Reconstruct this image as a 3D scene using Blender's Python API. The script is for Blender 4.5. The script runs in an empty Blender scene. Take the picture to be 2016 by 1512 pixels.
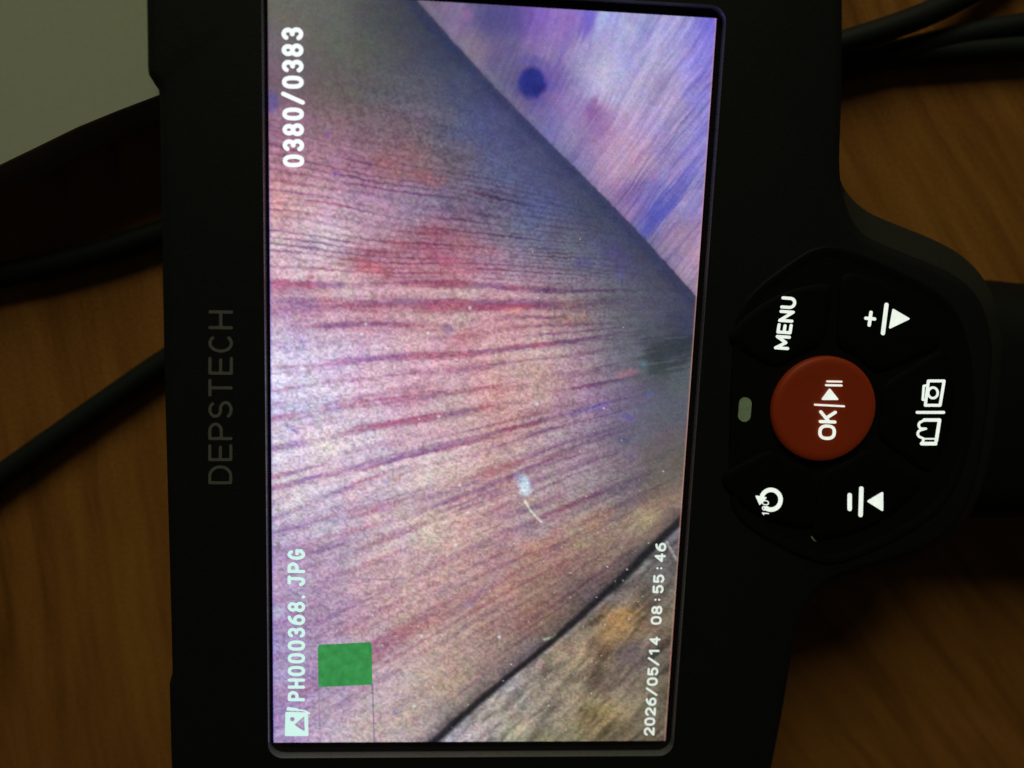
import bpy, bmesh, math, random
import numpy as np
from mathutils import Matrix, Vector

rng = np.random.default_rng(7)
random.seed(7)
SC = bpy.context.scene
COL = SC.collection
MM = 0.001

# ------------------------------------------------------------------ camera, world, lamp, exposure
F_PX, IW, IH = 1570.0, 2016.0, 1512.0          # phone lens, in pixels of the photograph
CAM_C = np.array([-4.25031964, 19.8713789, 117.020971])      # mm above the lit display (display plane: z = 0)
CAM_R = np.array([[0.99715003, -0.02686823, -0.07049769],
                  [0.03708393, 0.98831226, 0.14786365],
                  [0.06570089, -0.15005657, 0.98649198]])
cd = bpy.data.cameras.new('camera')
cam = bpy.data.objects.new('camera', cd)
COL.objects.link(cam)
m4 = Matrix.Identity(4)
for i in range(3):
    for j in range(3):
        m4[i][j] = float(CAM_R[i, j])
    m4[i][3] = float(CAM_C[i]) * MM
cam.matrix_world = m4
cd.sensor_fit = 'HORIZONTAL'
cd.sensor_width = 36.0
cd.lens = 36.0 * F_PX / IW
cd.clip_start = 0.005
cd.clip_end = 50
cd.dof.use_dof = True
cd.dof.focus_distance = 0.1187
cd.dof.aperture_fstop = 8.5
SC.camera = cam

w = bpy.data.worlds.new('World')
SC.world = w
w.use_nodes = True
w.node_tree.nodes['Background'].inputs[0].default_value = (0.92, 0.97, 1.0, 1)
w.node_tree.nodes['Background'].inputs[1].default_value = 0.0085

ld = bpy.data.lights.new('room_lamp', 'AREA')
ld.shape = 'RECTANGLE'
ld.size, ld.size_y = 0.55, 0.45
ld.energy = 2.3
ld.color = (1.0, 0.99, 0.64)
lo = bpy.data.objects.new('room_lamp', ld)
COL.objects.link(lo)
lo.location = (-0.10, 0.88, 0.57)
lo.rotation_euler = (Vector((0, 0, 0)) - Vector(lo.location)).to_track_quat('-Z', 'Y').to_euler()

SC.view_settings.view_transform = 'Standard'
SC.view_settings.look = 'None'
SC.view_settings.exposure = 0
SC.view_settings.gamma = 1
SC.cycles.max_bounces = 8

# ------------------------------------------------------------------ measuring helpers (mm)
def at(u, v, z=0.0):
    """the point of the plane at height z (mm) measured at a spot of the photograph"""
    d = CAM_R @ np.array([(u - IW / 2) / F_PX, -(v - IH / 2) / F_PX, -1.0])
    return CAM_C + d * ((z - CAM_C[2]) / d[2])

def to_px(p):
    q = (np.asarray(p) - CAM_C) @ CAM_R
    return IW / 2 + F_PX * q[..., 0] / -q[..., 2], IH / 2 - F_PX * q[..., 1] / -q[..., 2]

def lin(c):
    c = np.asarray(c, float) / 255.0
    return np.where(c <= 0.04045, c / 12.92, ((c + 0.055) / 1.055) ** 2.4)

# ------------------------------------------------------------------ object helpers
ORG = {}
def empty(name, org, label=None, cat=None, parent=None):
    o = bpy.data.objects.new(name, None)
    COL.objects.link(o)
    place(o, org, parent)
    o.empty_display_size = 0.01
    if label: o['label'] = label
    if cat: o['category'] = cat
    return o

def place(o, org, parent):
    org = np.asarray(org, float)
    ORG[o.name] = org
    if parent is not None:
        o.parent = parent
        o.location = tuple((org - ORG[parent.name]) * MM)
    else:
        o.location = tuple(org * MM)

def obj(name, verts, faces, mat, parent=None, smooth=False, org=None, label=None, sharp=35):
    verts = np.asarray(verts, float)
    if org is None:
        org = (verts.min(0) + verts.max(0)) / 2
        org[2] = verts[:, 2].min()
    me = bpy.data.meshes.new(name)
    me.from_pydata(((verts - org) * MM).tolist(), [], [list(map(int, f)) for f in faces])
    me.materials.append(mat)
    me.validate()
    bm = bmesh.new(); bm.from_mesh(me)
    bmesh.ops.recalc_face_normals(bm, faces=bm.faces)
    bm.to_mesh(me); bm.free()
    if smooth:
        me.shade_smooth()
        try: me.set_sharp_from_angle(angle=math.radians(sharp))
        except Exception: pass
    o = bpy.data.objects.new(name, me)
    COL.objects.link(o)
    place(o, org, parent)
    if label: o['label'] = label
    return o

def loft(rings, cap0=True, cap1=True):
    n = len(rings[0])
    V = np.vstack(rings); F = []
    for k in range(len(rings) - 1):
        for i in range(n):
            j = (i + 1) % n
            F.append((k * n + i, k * n + j, (k + 1) * n + j, (k + 1) * n + i))
    if cap0: F.append(tuple(range(n))[::-1])
    if cap1: F.append(tuple((len(rings) - 1) * n + i for i in range(n)))
    return V, F

def chaikin(P, it=2, closed=True):
    P = np.asarray(P, float)
    for _ in range(it):
        Q = np.roll(P, -1, 0) if closed else P[1:]
        A = P if closed else P[:-1]
        N = np.empty((2 * len(A), P.shape[1]))
        N[0::2] = 0.75 * A + 0.25 * Q
        N[1::2] = 0.25 * A + 0.75 * Q
        if not closed: N = np.vstack([P[:1], N, P[-1:]])
        P = N
    return P

def resample(P, step):
    P = np.asarray(P, float)
    Q = np.vstack([P, P[:1]])
    d = np.r_[0, np.cumsum(np.linalg.norm(np.diff(Q, axis=0), axis=1))]
    n = int(d[-1] / step)
    s = np.linspace(0, d[-1], n, endpoint=False)
    return np.c_[np.interp(s, d, Q[:, 0]), np.interp(s, d, Q[:, 1])]

def normals(P, k=3):
    """inward normals of a counter-clockwise closed outline, smoothed"""
    t = np.roll(P, -1, 0) - np.roll(P, 1, 0)
    n = np.c_[-t[:, 1], t[:, 0]]
    n /= np.linalg.norm(n, axis=1)[:, None] + 1e-9
    for _ in range(k):
        n = (np.roll(n, 1, 0) + n + np.roll(n, -1, 0)) / 3
    return n / (np.linalg.norm(n, axis=1)[:, None] + 1e-9)

def round_rect(x0, x1, y0, y1, r, n=7):
    P = []
    for cx, cy, a in ((x1 - r, y1 - r, 0), (x0 + r, y1 - r, 90), (x0 + r, y0 + r, 180), (x1 - r, y0 + r, 270)):
        for k in range(n + 1):
            b = math.radians(a + 90 * k / n)
            P.append((cx + r * math.cos(b), cy + r * math.sin(b)))
    return np.array(P)

def with_z(P, z):
    return np.c_[np.asarray(P)[:, :2], np.full(len(P), float(z))]

def ease(a, b, x):
    t = np.clip((np.asarray(x, float) - a) / (b - a), 0, 1)
    return t * t * (3 - 2 * t)

# ------------------------------------------------------------------ materials
def material(name):
    m = bpy.data.materials.new(name); m.use_nodes = True
    nt = m.node_tree
    return m, nt, nt.nodes['Principled BSDF']

def plastic(name, col, rough=0.45, bump=0.0, scale=2500, spec=0.5, var=0.25):
    m, nt, b = material(name)
    N, L = nt.nodes, nt.links
    tc = N.new('ShaderNodeTexCoord')
    nz = N.new('ShaderNodeTexNoise'); nz.inputs['Scale'].default_value = scale; nz.inputs['Detail'].default_value = 3
    L.new(tc.outputs['Object'], nz.inputs['Vector'])
    big = N.new('ShaderNodeTexNoise'); big.inputs['Scale'].default_value = 90; big.inputs['Detail'].default_value = 5
    L.new(tc.outputs['Object'], big.inputs['Vector'])
    rp = N.new('ShaderNodeMapRange')
    rp.inputs['To Min'].default_value = rough - 0.07; rp.inputs['To Max'].default_value = rough + 0.09
    L.new(big.outputs['Fac'], rp.inputs['Value']); L.new(rp.outputs[0], b.inputs['Roughness'])
    mx = N.new('ShaderNodeMix'); mx.data_type = 'RGBA'
    mx.inputs['A'].default_value = (*[c * (1 - var) for c in col], 1)
    mx.inputs['B'].default_value = (*[c * (1 + var) for c in col], 1)
    L.new(nz.outputs['Fac'], mx.inputs['Factor']); L.new(mx.outputs['Result'], b.inputs['Base Color'])
    b.inputs['Specular IOR Level'].default_value = spec
    if bump:
        bp = N.new('ShaderNodeBump'); bp.inputs['Strength'].default_value = bump; bp.inputs['Distance'].default_value = 0.0001
        L.new(nz.outputs['Fac'], bp.inputs['Height']); L.new(bp.outputs[0], b.inputs['Normal'])
    return m

def glow(name, srgb, strength=1.0, noise=0.0, base=(0.02, 0.02, 0.02), scale=900):
    m, nt, b = material(name)
    c = lin(srgb)
    b.inputs['Base Color'].default_value = (*base, 1)
    b.inputs['Specular IOR Level'].default_value = 0.1
    b.inputs['Emission Strength'].default_value = strength
    if noise:
        N, L = nt.nodes, nt.links
        tc = N.new('ShaderNodeTexCoord'); nz = N.new('ShaderNodeTexNoise')
        nz.inputs['Scale'].default_value = scale; nz.inputs['Detail'].default_value = 5
        L.new(tc.outputs['Object'], nz.inputs['Vector'])
        mr = N.new('ShaderNodeMapRange'); mr.inputs['From Min'].default_value = 0.3; mr.inputs['From Max'].default_value = 0.7
        L.new(nz.outputs['Fac'], mr.inputs['Value'])
        mx = N.new('ShaderNodeMix'); mx.data_type = 'RGBA'
        mx.inputs['A'].default_value = (*(c * (1 - noise)), 1); mx.inputs['B'].default_value = (*(c * (1 + noise)), 1)
        L.new(mr.outputs[0], mx.inputs['Factor']); L.new(mx.outputs['Result'], b.inputs['Emission Color'])
    else:
        b.inputs['Emission Color'].default_value = (*c, 1)
    return m

M_BODY = plastic('black_plastic', (0.0135, 0.0135, 0.0145), 0.58, 0.3, 5200, spec=0.22, var=0.7)
M_RIM = plastic('dark_grey_rim', (0.030, 0.033, 0.029), 0.6, 0.3, 5200, spec=0.25, var=0.6)
M_RUBBER = plastic('black_rubber', (0.009, 0.0095, 0.009), 0.6, 0.3, 1800, spec=0.2)
M_PANEL = plastic('black_panel', (0.006, 0.006, 0.006), 0.55, 0.12, 4200, spec=0.2, var=0.6)
M_KEY = plastic('black_key', (0.0045, 0.0045, 0.0045), 0.6, 0.2, 4200, spec=0.14, var=0.6)
M_FRAME = plastic('smoked_screen_frame', (0.17, 0.17, 0.18), 0.2, 0.0, 1500, spec=0.9)
M_MASK = plastic('black_glass', (0.014, 0.012, 0.015), 0.16, 0.05, 1500)
M_CABLE = plastic('cable_sheath', (0.013, 0.017, 0.015), 0.6, 0.3, 1500, spec=0.25)
M_LETTER = plastic('grey_print', (0.20, 0.19, 0.18), 0.6, 0.0)
M_LED = plastic('frosted_lamp_window', (0.55, 0.74, 0.50), 0.4, 0.1, 1200)
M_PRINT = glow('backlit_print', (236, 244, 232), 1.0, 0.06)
M_COUNT = glow('screen_white', (250, 255, 255), 1.0)
M_FILE = glow('screen_pale_cyan', (208, 246, 236), 1.0)
M_DATE = glow('screen_off_white', (226, 238, 228), 1.0)
M_GREEN = glow('screen_green', (56, 142, 74), 1.0, 0.20, scale=700)

# red translucent key, lit from below
M_RED, nt, b = material('lit_red_rubber')
nz = nt.nodes.new('ShaderNodeTexNoise'); nz.inputs['Scale'].default_value = 2200; nz.inputs['Detail'].default_value = 4
tc = nt.nodes.new('ShaderNodeTexCoord'); nt.links.new(tc.outputs['Object'], nz.inputs['Vector'])
mx = nt.nodes.new('ShaderNodeMix'); mx.data_type = 'RGBA'
mx.inputs['A'].default_value = (0.34, 0.026, 0.003, 1); mx.inputs['B'].default_value = (0.44, 0.044, 0.005, 1)
nt.links.new(nz.outputs['Fac'], mx.inputs['Factor']); nt.links.new(mx.outputs['Result'], b.inputs['Base Color'])
b.inputs['Roughness'].default_value = 0.55
b.inputs['Emission Color'].default_value = (0.026, 0.0028, 0.0002, 1); b.inputs['Emission Strength'].default_value = 1.0

# paper
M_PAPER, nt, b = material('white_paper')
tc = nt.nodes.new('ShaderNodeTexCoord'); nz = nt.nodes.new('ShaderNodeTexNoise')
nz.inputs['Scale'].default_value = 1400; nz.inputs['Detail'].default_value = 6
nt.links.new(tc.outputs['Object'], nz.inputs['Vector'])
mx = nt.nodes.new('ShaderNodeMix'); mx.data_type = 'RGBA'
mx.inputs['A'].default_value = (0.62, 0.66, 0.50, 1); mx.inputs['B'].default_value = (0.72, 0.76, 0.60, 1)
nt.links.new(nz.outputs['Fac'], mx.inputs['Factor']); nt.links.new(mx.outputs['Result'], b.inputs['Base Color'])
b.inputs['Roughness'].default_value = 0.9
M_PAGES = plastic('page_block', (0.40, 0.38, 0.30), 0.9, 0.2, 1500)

# table wood: grain that runs down at the left and swings to a diagonal at the right
M_WOOD, nt, b = material('brown_wood')
N, L = nt.nodes, nt.links
def math_node(op, a=None, bb=None):
    n = N.new('ShaderNodeMath'); n.operation = op
    for k, v in enumerate((a, bb)):
        if v is None: continue
        if isinstance(v, (int, float)): n.inputs[k].default_value = v
        else: L.new(v, n.inputs[k])
    return n.outputs[0]
tc = N.new('ShaderNodeTexCoord'); sp = N.new('ShaderNodeSeparateXYZ')
L.new(tc.outputs['Object'], sp.inputs[0])
X, Y = sp.outputs[0], sp.outputs[1]
mr = N.new('ShaderNodeMapRange'); mr.interpolation_type = 'SMOOTHSTEP'
mr.inputs['From Min'].default_value = -0.09; mr.inputs['From Max'].default_value = 0.10
mr.inputs['To Min'].default_value = 0.06; mr.inputs['To Max'].default_value = 0.80
L.new(X, mr.inputs['Value'])
warp = N.new('ShaderNodeTexNoise'); warp.inputs['Scale'].default_value = 14; warp.inputs['Detail'].default_value = 2
L.new(tc.outputs['Object'], warp.inputs['Vector'])
cc = math_node('ADD', math_node('ADD', X, math_node('MULTIPLY', mr.outputs[0], Y)), math_node('MULTIPLY', warp.outputs['Fac'], 0.011))
al = math_node('SUBTRACT', Y, math_node('MULTIPLY', mr.outputs[0], X))
def grain(sc, sa, det, rough=0.6):
    cb = N.new('ShaderNodeCombineXYZ')
    L.new(math_node('MULTIPLY', cc, sc), cb.inputs[0]); L.new(math_node('MULTIPLY', al, sa), cb.inputs[1])
    n = N.new('ShaderNodeTexNoise'); n.inputs['Scale'].default_value = 1; n.inputs['Detail'].default_value = det
    n.inputs['Roughness'].default_value = rough
    L.new(cb.outputs[0], n.inputs['Vector']); return n.outputs['Fac']
g1 = grain(190, 14, 3); g2 = grain(700, 45, 3); g3 = grain(55, 8, 2)
tot = math_node('ADD', math_node('MULTIPLY', g1, 0.62), math_node('ADD', math_node('MULTIPLY', g2, 0.22), math_node('MULTIPLY', g3, 0.26)))
cr = N.new('ShaderNodeValToRGB')
cr.color_ramp.elements[0].position = 0.40; cr.color_ramp.elements[0].color = (0.27, 0.098, 0.017, 1)
cr.color_ramp.elements[1].position = 0.68; cr.color_ramp.elements[1].color = (0.52, 0.215, 0.045, 1)
e = cr.color_ramp.elements.new(0.55); e.color = (0.42, 0.165, 0.034, 1)
L.new(tot, cr.inputs[0])
fine = N.new('ShaderNodeTexNoise'); fine.inputs['Scale'].default_value = 1800; fine.inputs['Detail'].default_value = 2
L.new(tc.outputs['Object'], fine.inputs['Vector'])
fm = N.new('ShaderNodeMapRange'); fm.inputs['To Min'].default_value = 0.6; fm.inputs['To Max'].default_value = 1.4
L.new(fine.outputs['Fac'], fm.inputs['Value'])
vm = N.new('ShaderNodeVectorMath'); vm.operation = 'MULTIPLY'
L.new(cr.outputs[0], vm.inputs[0]); L.new(fm.outputs[0], vm.inputs[1])
L.new(vm.outputs[0], b.inputs['Base Color'])
b.inputs['Roughness'].default_value = 0.5
b.inputs['Specular IOR Level'].default_value = 0.25
bp = N.new('ShaderNodeBump'); bp.inputs['Strength'].default_value = 0.15; bp.inputs['Distance'].default_value = 0.0003
L.new(g2, bp.inputs['Height']); L.new(bp.outputs[0], b.inputs['Normal'])

# ------------------------------------------------------------------ tabletop
TZ = -25.0
P = round_rect(-420, 420, -420, 420, 20, 6)
V, F = loft([with_z(P, TZ - 24), with_z(P, TZ - 1), with_z(P * 0.997, TZ)])
tab = obj('tabletop', V, F, M_WOOD, org=(0, 0, TZ))
tab['kind'] = 'structure'
tab['label'] = 'brown wood grain tabletop under the black monitor and its cables'

# ------------------------------------------------------------------ white paper pad, upper left
PZ = -10.0
edge = [at(u, v, PZ)[:2] for u, v in ((340, 178), (230, 220), (150, 253), (60, 297), (0, 326), (-800, 640))]
pad_org = np.array([-80.0, 75.0, TZ])
pad = empty('paper_pad', pad_org, 'plain white paper pad with a dark underside at the upper left corner of the monitor', 'paper pad')
top_edge = np.array(edge)
far = np.array([(-175, 160), (-52, 160)])
def pad_ring(inset, z, jig=0.0):
    e2 = top_edge.copy()
    e2[:, 1] += inset
    e2[:, 1] += jig * np.array([0, .4, -.5, .3, -.2, 0])
    return with_z(np.vstack([e2, far]), z)
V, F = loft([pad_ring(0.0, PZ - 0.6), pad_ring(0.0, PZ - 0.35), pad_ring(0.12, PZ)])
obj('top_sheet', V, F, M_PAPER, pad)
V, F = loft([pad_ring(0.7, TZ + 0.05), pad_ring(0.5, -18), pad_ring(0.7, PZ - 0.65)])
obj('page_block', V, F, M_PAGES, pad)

# ------------------------------------------------------------------ cables
def tube(path, r, name, label, n=14, step=2.0):
    P = chaikin(np.asarray(path, float), 4, closed=False)
    d = np.r_[0, np.cumsum(np.linalg.norm(np.diff(P, axis=0), axis=1))]
    s = np.arange(0, d[-1], step)
    P = np.c_[[np.interp(s, d, P[:, k]) for k in range(3)]].T
    T = np.gradient(P, axis=0); T /= np.linalg.norm(T, axis=1)[:, None]
    rings = []
    for p, t in zip(P, T):
        a = np.cross(t, (0, 0, 1)); a /= np.linalg.norm(a); c = np.cross(a, t)
        rings.append(np.array([p + r * (math.cos(q) * a + math.sin(q) * c) for q in np.linspace(0, 2 * math.pi, n, endpoint=False)]))
    V, F = loft(rings)
    o = obj(name, V, F, M_CABLE, smooth=True, sharp=60)
    o['label'] = label; o['category'] = 'cable'; o['group'] = 'black cables running under the monitor'
    return o
R_C = 2.05
cz = TZ + R_C + 0.02
def cpath(pts): return [np.r_[at(u, v, cz)[:2], cz + dz] for u, v, dz in pts]
tube(cpath([(-1500, 1150, 0), (-1000, 860, 0), (-600, 690, 0), (-260, 592, 0), (-100, 562, 0), (0, 543, 0), (110, 521, 0), (210, 493, 0), (325, 455, 0), (520, 385, 0), (800, 280, 0), (1150, 185, 0), (1450, 136, 0), (1642, 118, 0), (1830, 106, 0), (2016, 93, 0), (2300, 85, 0), (2900, 110, 0), (3500, 60, 0)]), R_C,
     'cable', 'black cable passing close below the white paper pad at the left')
tube(cpath([(-1300, 1900, 0), (-900, 1560, 0), (-550, 1300, 0), (-260, 1105, 0), (-90, 1003, 0), (0, 938, 0), (110, 860, 0), (220, 783, 0), (330, 706, 0), (520, 590, 0), (800, 420, 0), (1020, 300, 0.5), (1180, 230, 4.2), (1290, 190, 4.25), (1400, 160, 4.25), (1560, 118, 4.25), (1644, 96, 4.2), (1800, 44, 4.0), (1927, -24, 1.5), (2100, -140, 0), (2350, -330, 0), (2500, -620, 0)]), R_C,
     'cable', 'black cable crossing the bare table at the left, farthest from the paper pad')
tube(cpath([(1270, 330, 0), (1420, 260, 0), (1560, 190, 0), (1650, 138, 0.2), (1725, 112, 0.8), (1800, 95, 0.5), (1900, 68, 0), (2016, 48, 0), (2300, 5, 0), (2900, -120, 0), (3300, -330, 0)]), R_C,
     'cable', 'short stretch of black cable between two others right of the monitor')

# ------------------------------------------------------------------ monitor: body
FZ = 1.3                      # front face, above the recessed display
W2, H2 = 62.26 / 2, 110.7 / 2
mon = empty('inspection_monitor', (0, 0, TZ), 'black handheld inspection camera monitor lying on the table with its colour screen lit', 'inspection camera')

SZ = -4.0
def o2(u, v): return at(u, v, SZ)[:2]
left = [o2(300, -40), o2(302, 80), o2(303, 158), o2(306, 168), o2(322, 186), o2(325, 200), o2(326, 260), o2(333, 700), o2(341, 1000),
        o2(348.5, 1290), o2(348, 1302), o2(342.5, 1312), o2(343, 1322), o2(347, 1500)]
right = [o2(1640, -40), o2(1641, 150), o2(1642.5, 300), o2(1646, 340), o2(1660, 374), o2(1700, 413), o2(1760, 439),
         o2(1820, 462), o2(1872, 486), o2(1912, 517), o2(1938, 550), o2(1962, 600), o2(1975, 700)]
mid_y = -0.8
right_low = [(p[0], 2 * mid_y - p[1]) for p in right][::-1]
x_tl, x_bl = left[0][0], left[-1][0]
lowr = sorted([np.asarray(p) for p in right_low], key=lambda p: p[1])
upr = sorted([np.asarray(p) for p in right], key=lambda p: p[1])
corners = [(x_bl + 0.6, -72), (x_bl + 5, -76), (right_low[-1][0] - 5, -76), (right_low[-1][0] - 0.6, -72)]
ring = [np.asarray(p, float) for p in corners] + lowr + upr + [np.array((right[0][0] - 0.8, 70.0)), np.array((right[0][0] - 6, 75.0)), np.array((x_tl + 6, 75.0)), np.array((x_tl + 0.8, 70.0))] + [np.asarray(p, float) for p in left]
OUT = resample(chaikin(ring, 2), 0.7)
NRM = normals(OUT, 14)
pod = ease(50, 58, OUT[:, 0]) * (1 - ease(76, 80, OUT[:, 0]) * 0)
def inset(a, p=None):
    p = a if p is None else p
    return OUT + NRM * (a * (1 - pod) + p * pod)[:, None]
prof = [(-19.0, 9.0, 9.0), (-13.0, 7.0, 7.0), (-9.5, 4.5, 4.0), (-6.5, 0.8, 0.8), (-4.5, 0, 0), (-3.4, 0.05, 0.30), (-2.6, 0.25, 1.0)]
hole = round_rect(-W2 - 0.58, W2 + 1.03, -H2 - 1.83, H2 + 1.33, 2.33)
rings = [with_z(inset(a, p), z) for z, a, p in prof]
# the wide pod chamfer and the narrow rounding of the long edges
rings.append(with_z(inset(0.9, 4.6), 0.55)); rings.append(with_z(inset(1.6, 5.3), 1.1)); rings.append(with_z(inset(2.4, 6.0), FZ))
V, F = loft(rings, cap0=True, cap1=False)
bm = bmesh.new()
bv = [bm.verts.new(v) for v in V]
for f in F: bm.faces.new([bv[i] for i in f])
n = len(OUT)
topring = bv[-n:]
hv = [bm.verts.new((p[0], p[1], FZ)) for p in hole]
hb = [bm.verts.new((p[0], p[1], -0.6)) for p in hole]
edges = []
for i in range(n):
    edges.append(bm.edges.get((topring[i], topring[(i + 1) % n])))
k = len(hv)
for i in range(k): edges.append(bm.edges.new((hv[i], hv[(i + 1) % k])))
bmesh.ops.triangle_fill(bm, use_beauty=True, edges=edges)
for i in range(k): bm.faces.new((hv[i], hb[i], hb[(i + 1) % k], hv[(i + 1) % k]))
bm.faces.new(hb)
bm.verts.ensure_lookup_table(); bm.verts.index_update()
VV = np.array([v.co[:] for v in bm.verts]); FF = [[v.index for v in f.verts] for f in bm.faces]
bm.free()
body = obj('body', VV, FF, M_BODY, mon, smooth=True, sharp=28)
body.data.materials.append(M_RIM)                # a lighter grey than the body, on the sloping rim of the button pod
for f in body.data.polygons:
    c = np.array(f.center) / MM + ORG['body']
    if len(f.vertices) == 4 and c[0] > 52.5 and abs(f.normal.z) > 0.2 and -3.2 < c[2] < 0.7: f.material_index = 1

# handle that leaves the pod to the right, thicker than the body: it carries the monitor off the table
def hsec(x, hw, zt, zb, cy):
    P = []
    for q in np.linspace(0, 2 * math.pi, 28, endpoint=False):
        c, s = math.cos(q), math.sin(q)
        e_ = 0.62
        P.append((x, cy + hw * math.copysign(abs(c) ** e_, c), (zt + zb) / 2 + (zt - zb) / 2 * math.copysign(abs(s) ** 0.75, s)))
    return np.array(P)
hy = -0.3
rings = [hsec(68, 20.0, -3.2, -22, hy), hsec(77, 20.6, -3.4, -24.9, hy), hsec(86, 20.6, -3.6, -24.95, hy), hsec(90, 20.3, -2.6, -24.95, hy), hsec(125, 19.6, -2.2, -24.95, hy), hsec(170, 18.5, -3, -24.95, hy), hsec(176, 16, -6, -23, hy)]
V, F = loft(rings)
obj('handle', V, F, M_RUBBER, mon, smooth=True, sharp=50)

# ------------------------------------------------------------------ screen frame (wall of the recess) and black glass border
def frame_ring(d, z): return with_z(round_rect(-W2 - 0.45 - d, W2 + 0.90 + d, -H2 - 1.70 - d, H2 + 1.20 + d, 2.2 + d), z)
V, F = loft([frame_ring(0.0, -0.35), frame_ring(0.0, 1.1), frame_ring(0.03, FZ), frame_ring(0.07, FZ + 0.03), frame_ring(0.11, FZ), frame_ring(0.11, -0.4)], False, False)
obj('screen_frame', V, F, M_FRAME, mon, smooth=True, sharp=40)
V, F = loft([frame_ring(-0.02, -0.5), frame_ring(-0.02, -0.06)])
obj('glass_border', V, F, M_MASK, mon)

# ------------------------------------------------------------------ the picture shown by the display (480 x 854 dots)
def vnoise(shape, cells, seed, octv=1):
    """smooth value noise on the dot grid; cells = (dots per cell along y, along x)"""
    r = np.random.default_rng(seed)
    out = np.zeros(shape); amp, tot = 1.0, 0.0
    cy, cx = cells
    for _ in range(octv):
        ny, nx = int(shape[0] / cy) + 3, int(shape[1] / cx) + 3
        g = r.random((ny, nx)) * 2 - 1
        yy = np.arange(shape[0]) / cy; xx = np.arange(shape[1]) / cx
        y0 = yy.astype(int); x0 = xx.astype(int)
        fy = (yy - y0)[:, None]; fx = (xx - x0)[None, :]
        fy = fy * fy * (3 - 2 * fy); fx = fx * fx * (3 - 2 * fx)
        a = g[y0][:, x0]; b_ = g[y0][:, x0 + 1]; c = g[y0 + 1][:, x0]; d = g[y0 + 1][:, x0 + 1]
        out += amp * ((a * (1 - fx) + b_ * fx) * (1 - fy) + (c * (1 - fx) + d * fx) * fy)
        tot += amp; amp *= 0.55; cy = max(1, cy / 2); cx = max(1, cx / 2)
    return out / tot

def noise1(x, seed, octv=3):
    """1-D smooth noise of a coordinate array (cell = 1)"""
    r = np.random.default_rng(seed); out = np.zeros_like(x); amp = 1.0; tot = 0
    tab_ = r.random(4096) * 2 - 1
    for o_ in range(octv):
        q = x * 2 ** o_ + 1000.0 + 37 * o_
        i = np.floor(q).astype(int); f = q - i; f = f * f * (3 - 2 * f)
        out += amp * (tab_[i % 4096] * (1 - f) + tab_[(i + 1) % 4096] * f); tot += amp; amp *= 0.6
    return out / tot

def noise2(x, y, seed):
    r = np.random.default_rng(seed); T = r.random((256, 256)) * 2 - 1
    i = np.floor(x).astype(int); j = np.floor(y).astype(int); f = x - i; g = y - j
    f = f * f * (3 - 2 * f); g = g * g * (3 - 2 * g)
    t = lambda a, b_: T[a % 256, b_ % 256]
    return (t(i, j) * (1 - f) + t(i + 1, j) * f) * (1 - g) + (t(i, j + 1) * (1 - f) + t(i + 1, j + 1) * f) * g

NX, NY = 480, 854
gx = np.linspace(-W2, W2, NX + 1); gy = np.linspace(H2, -H2, NY + 1)
GX, GY = np.meshgrid(gx, gy)
U, Vv = to_px(np.stack([GX, GY, np.zeros_like(GX)], -1))
SH = U.shape

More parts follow.
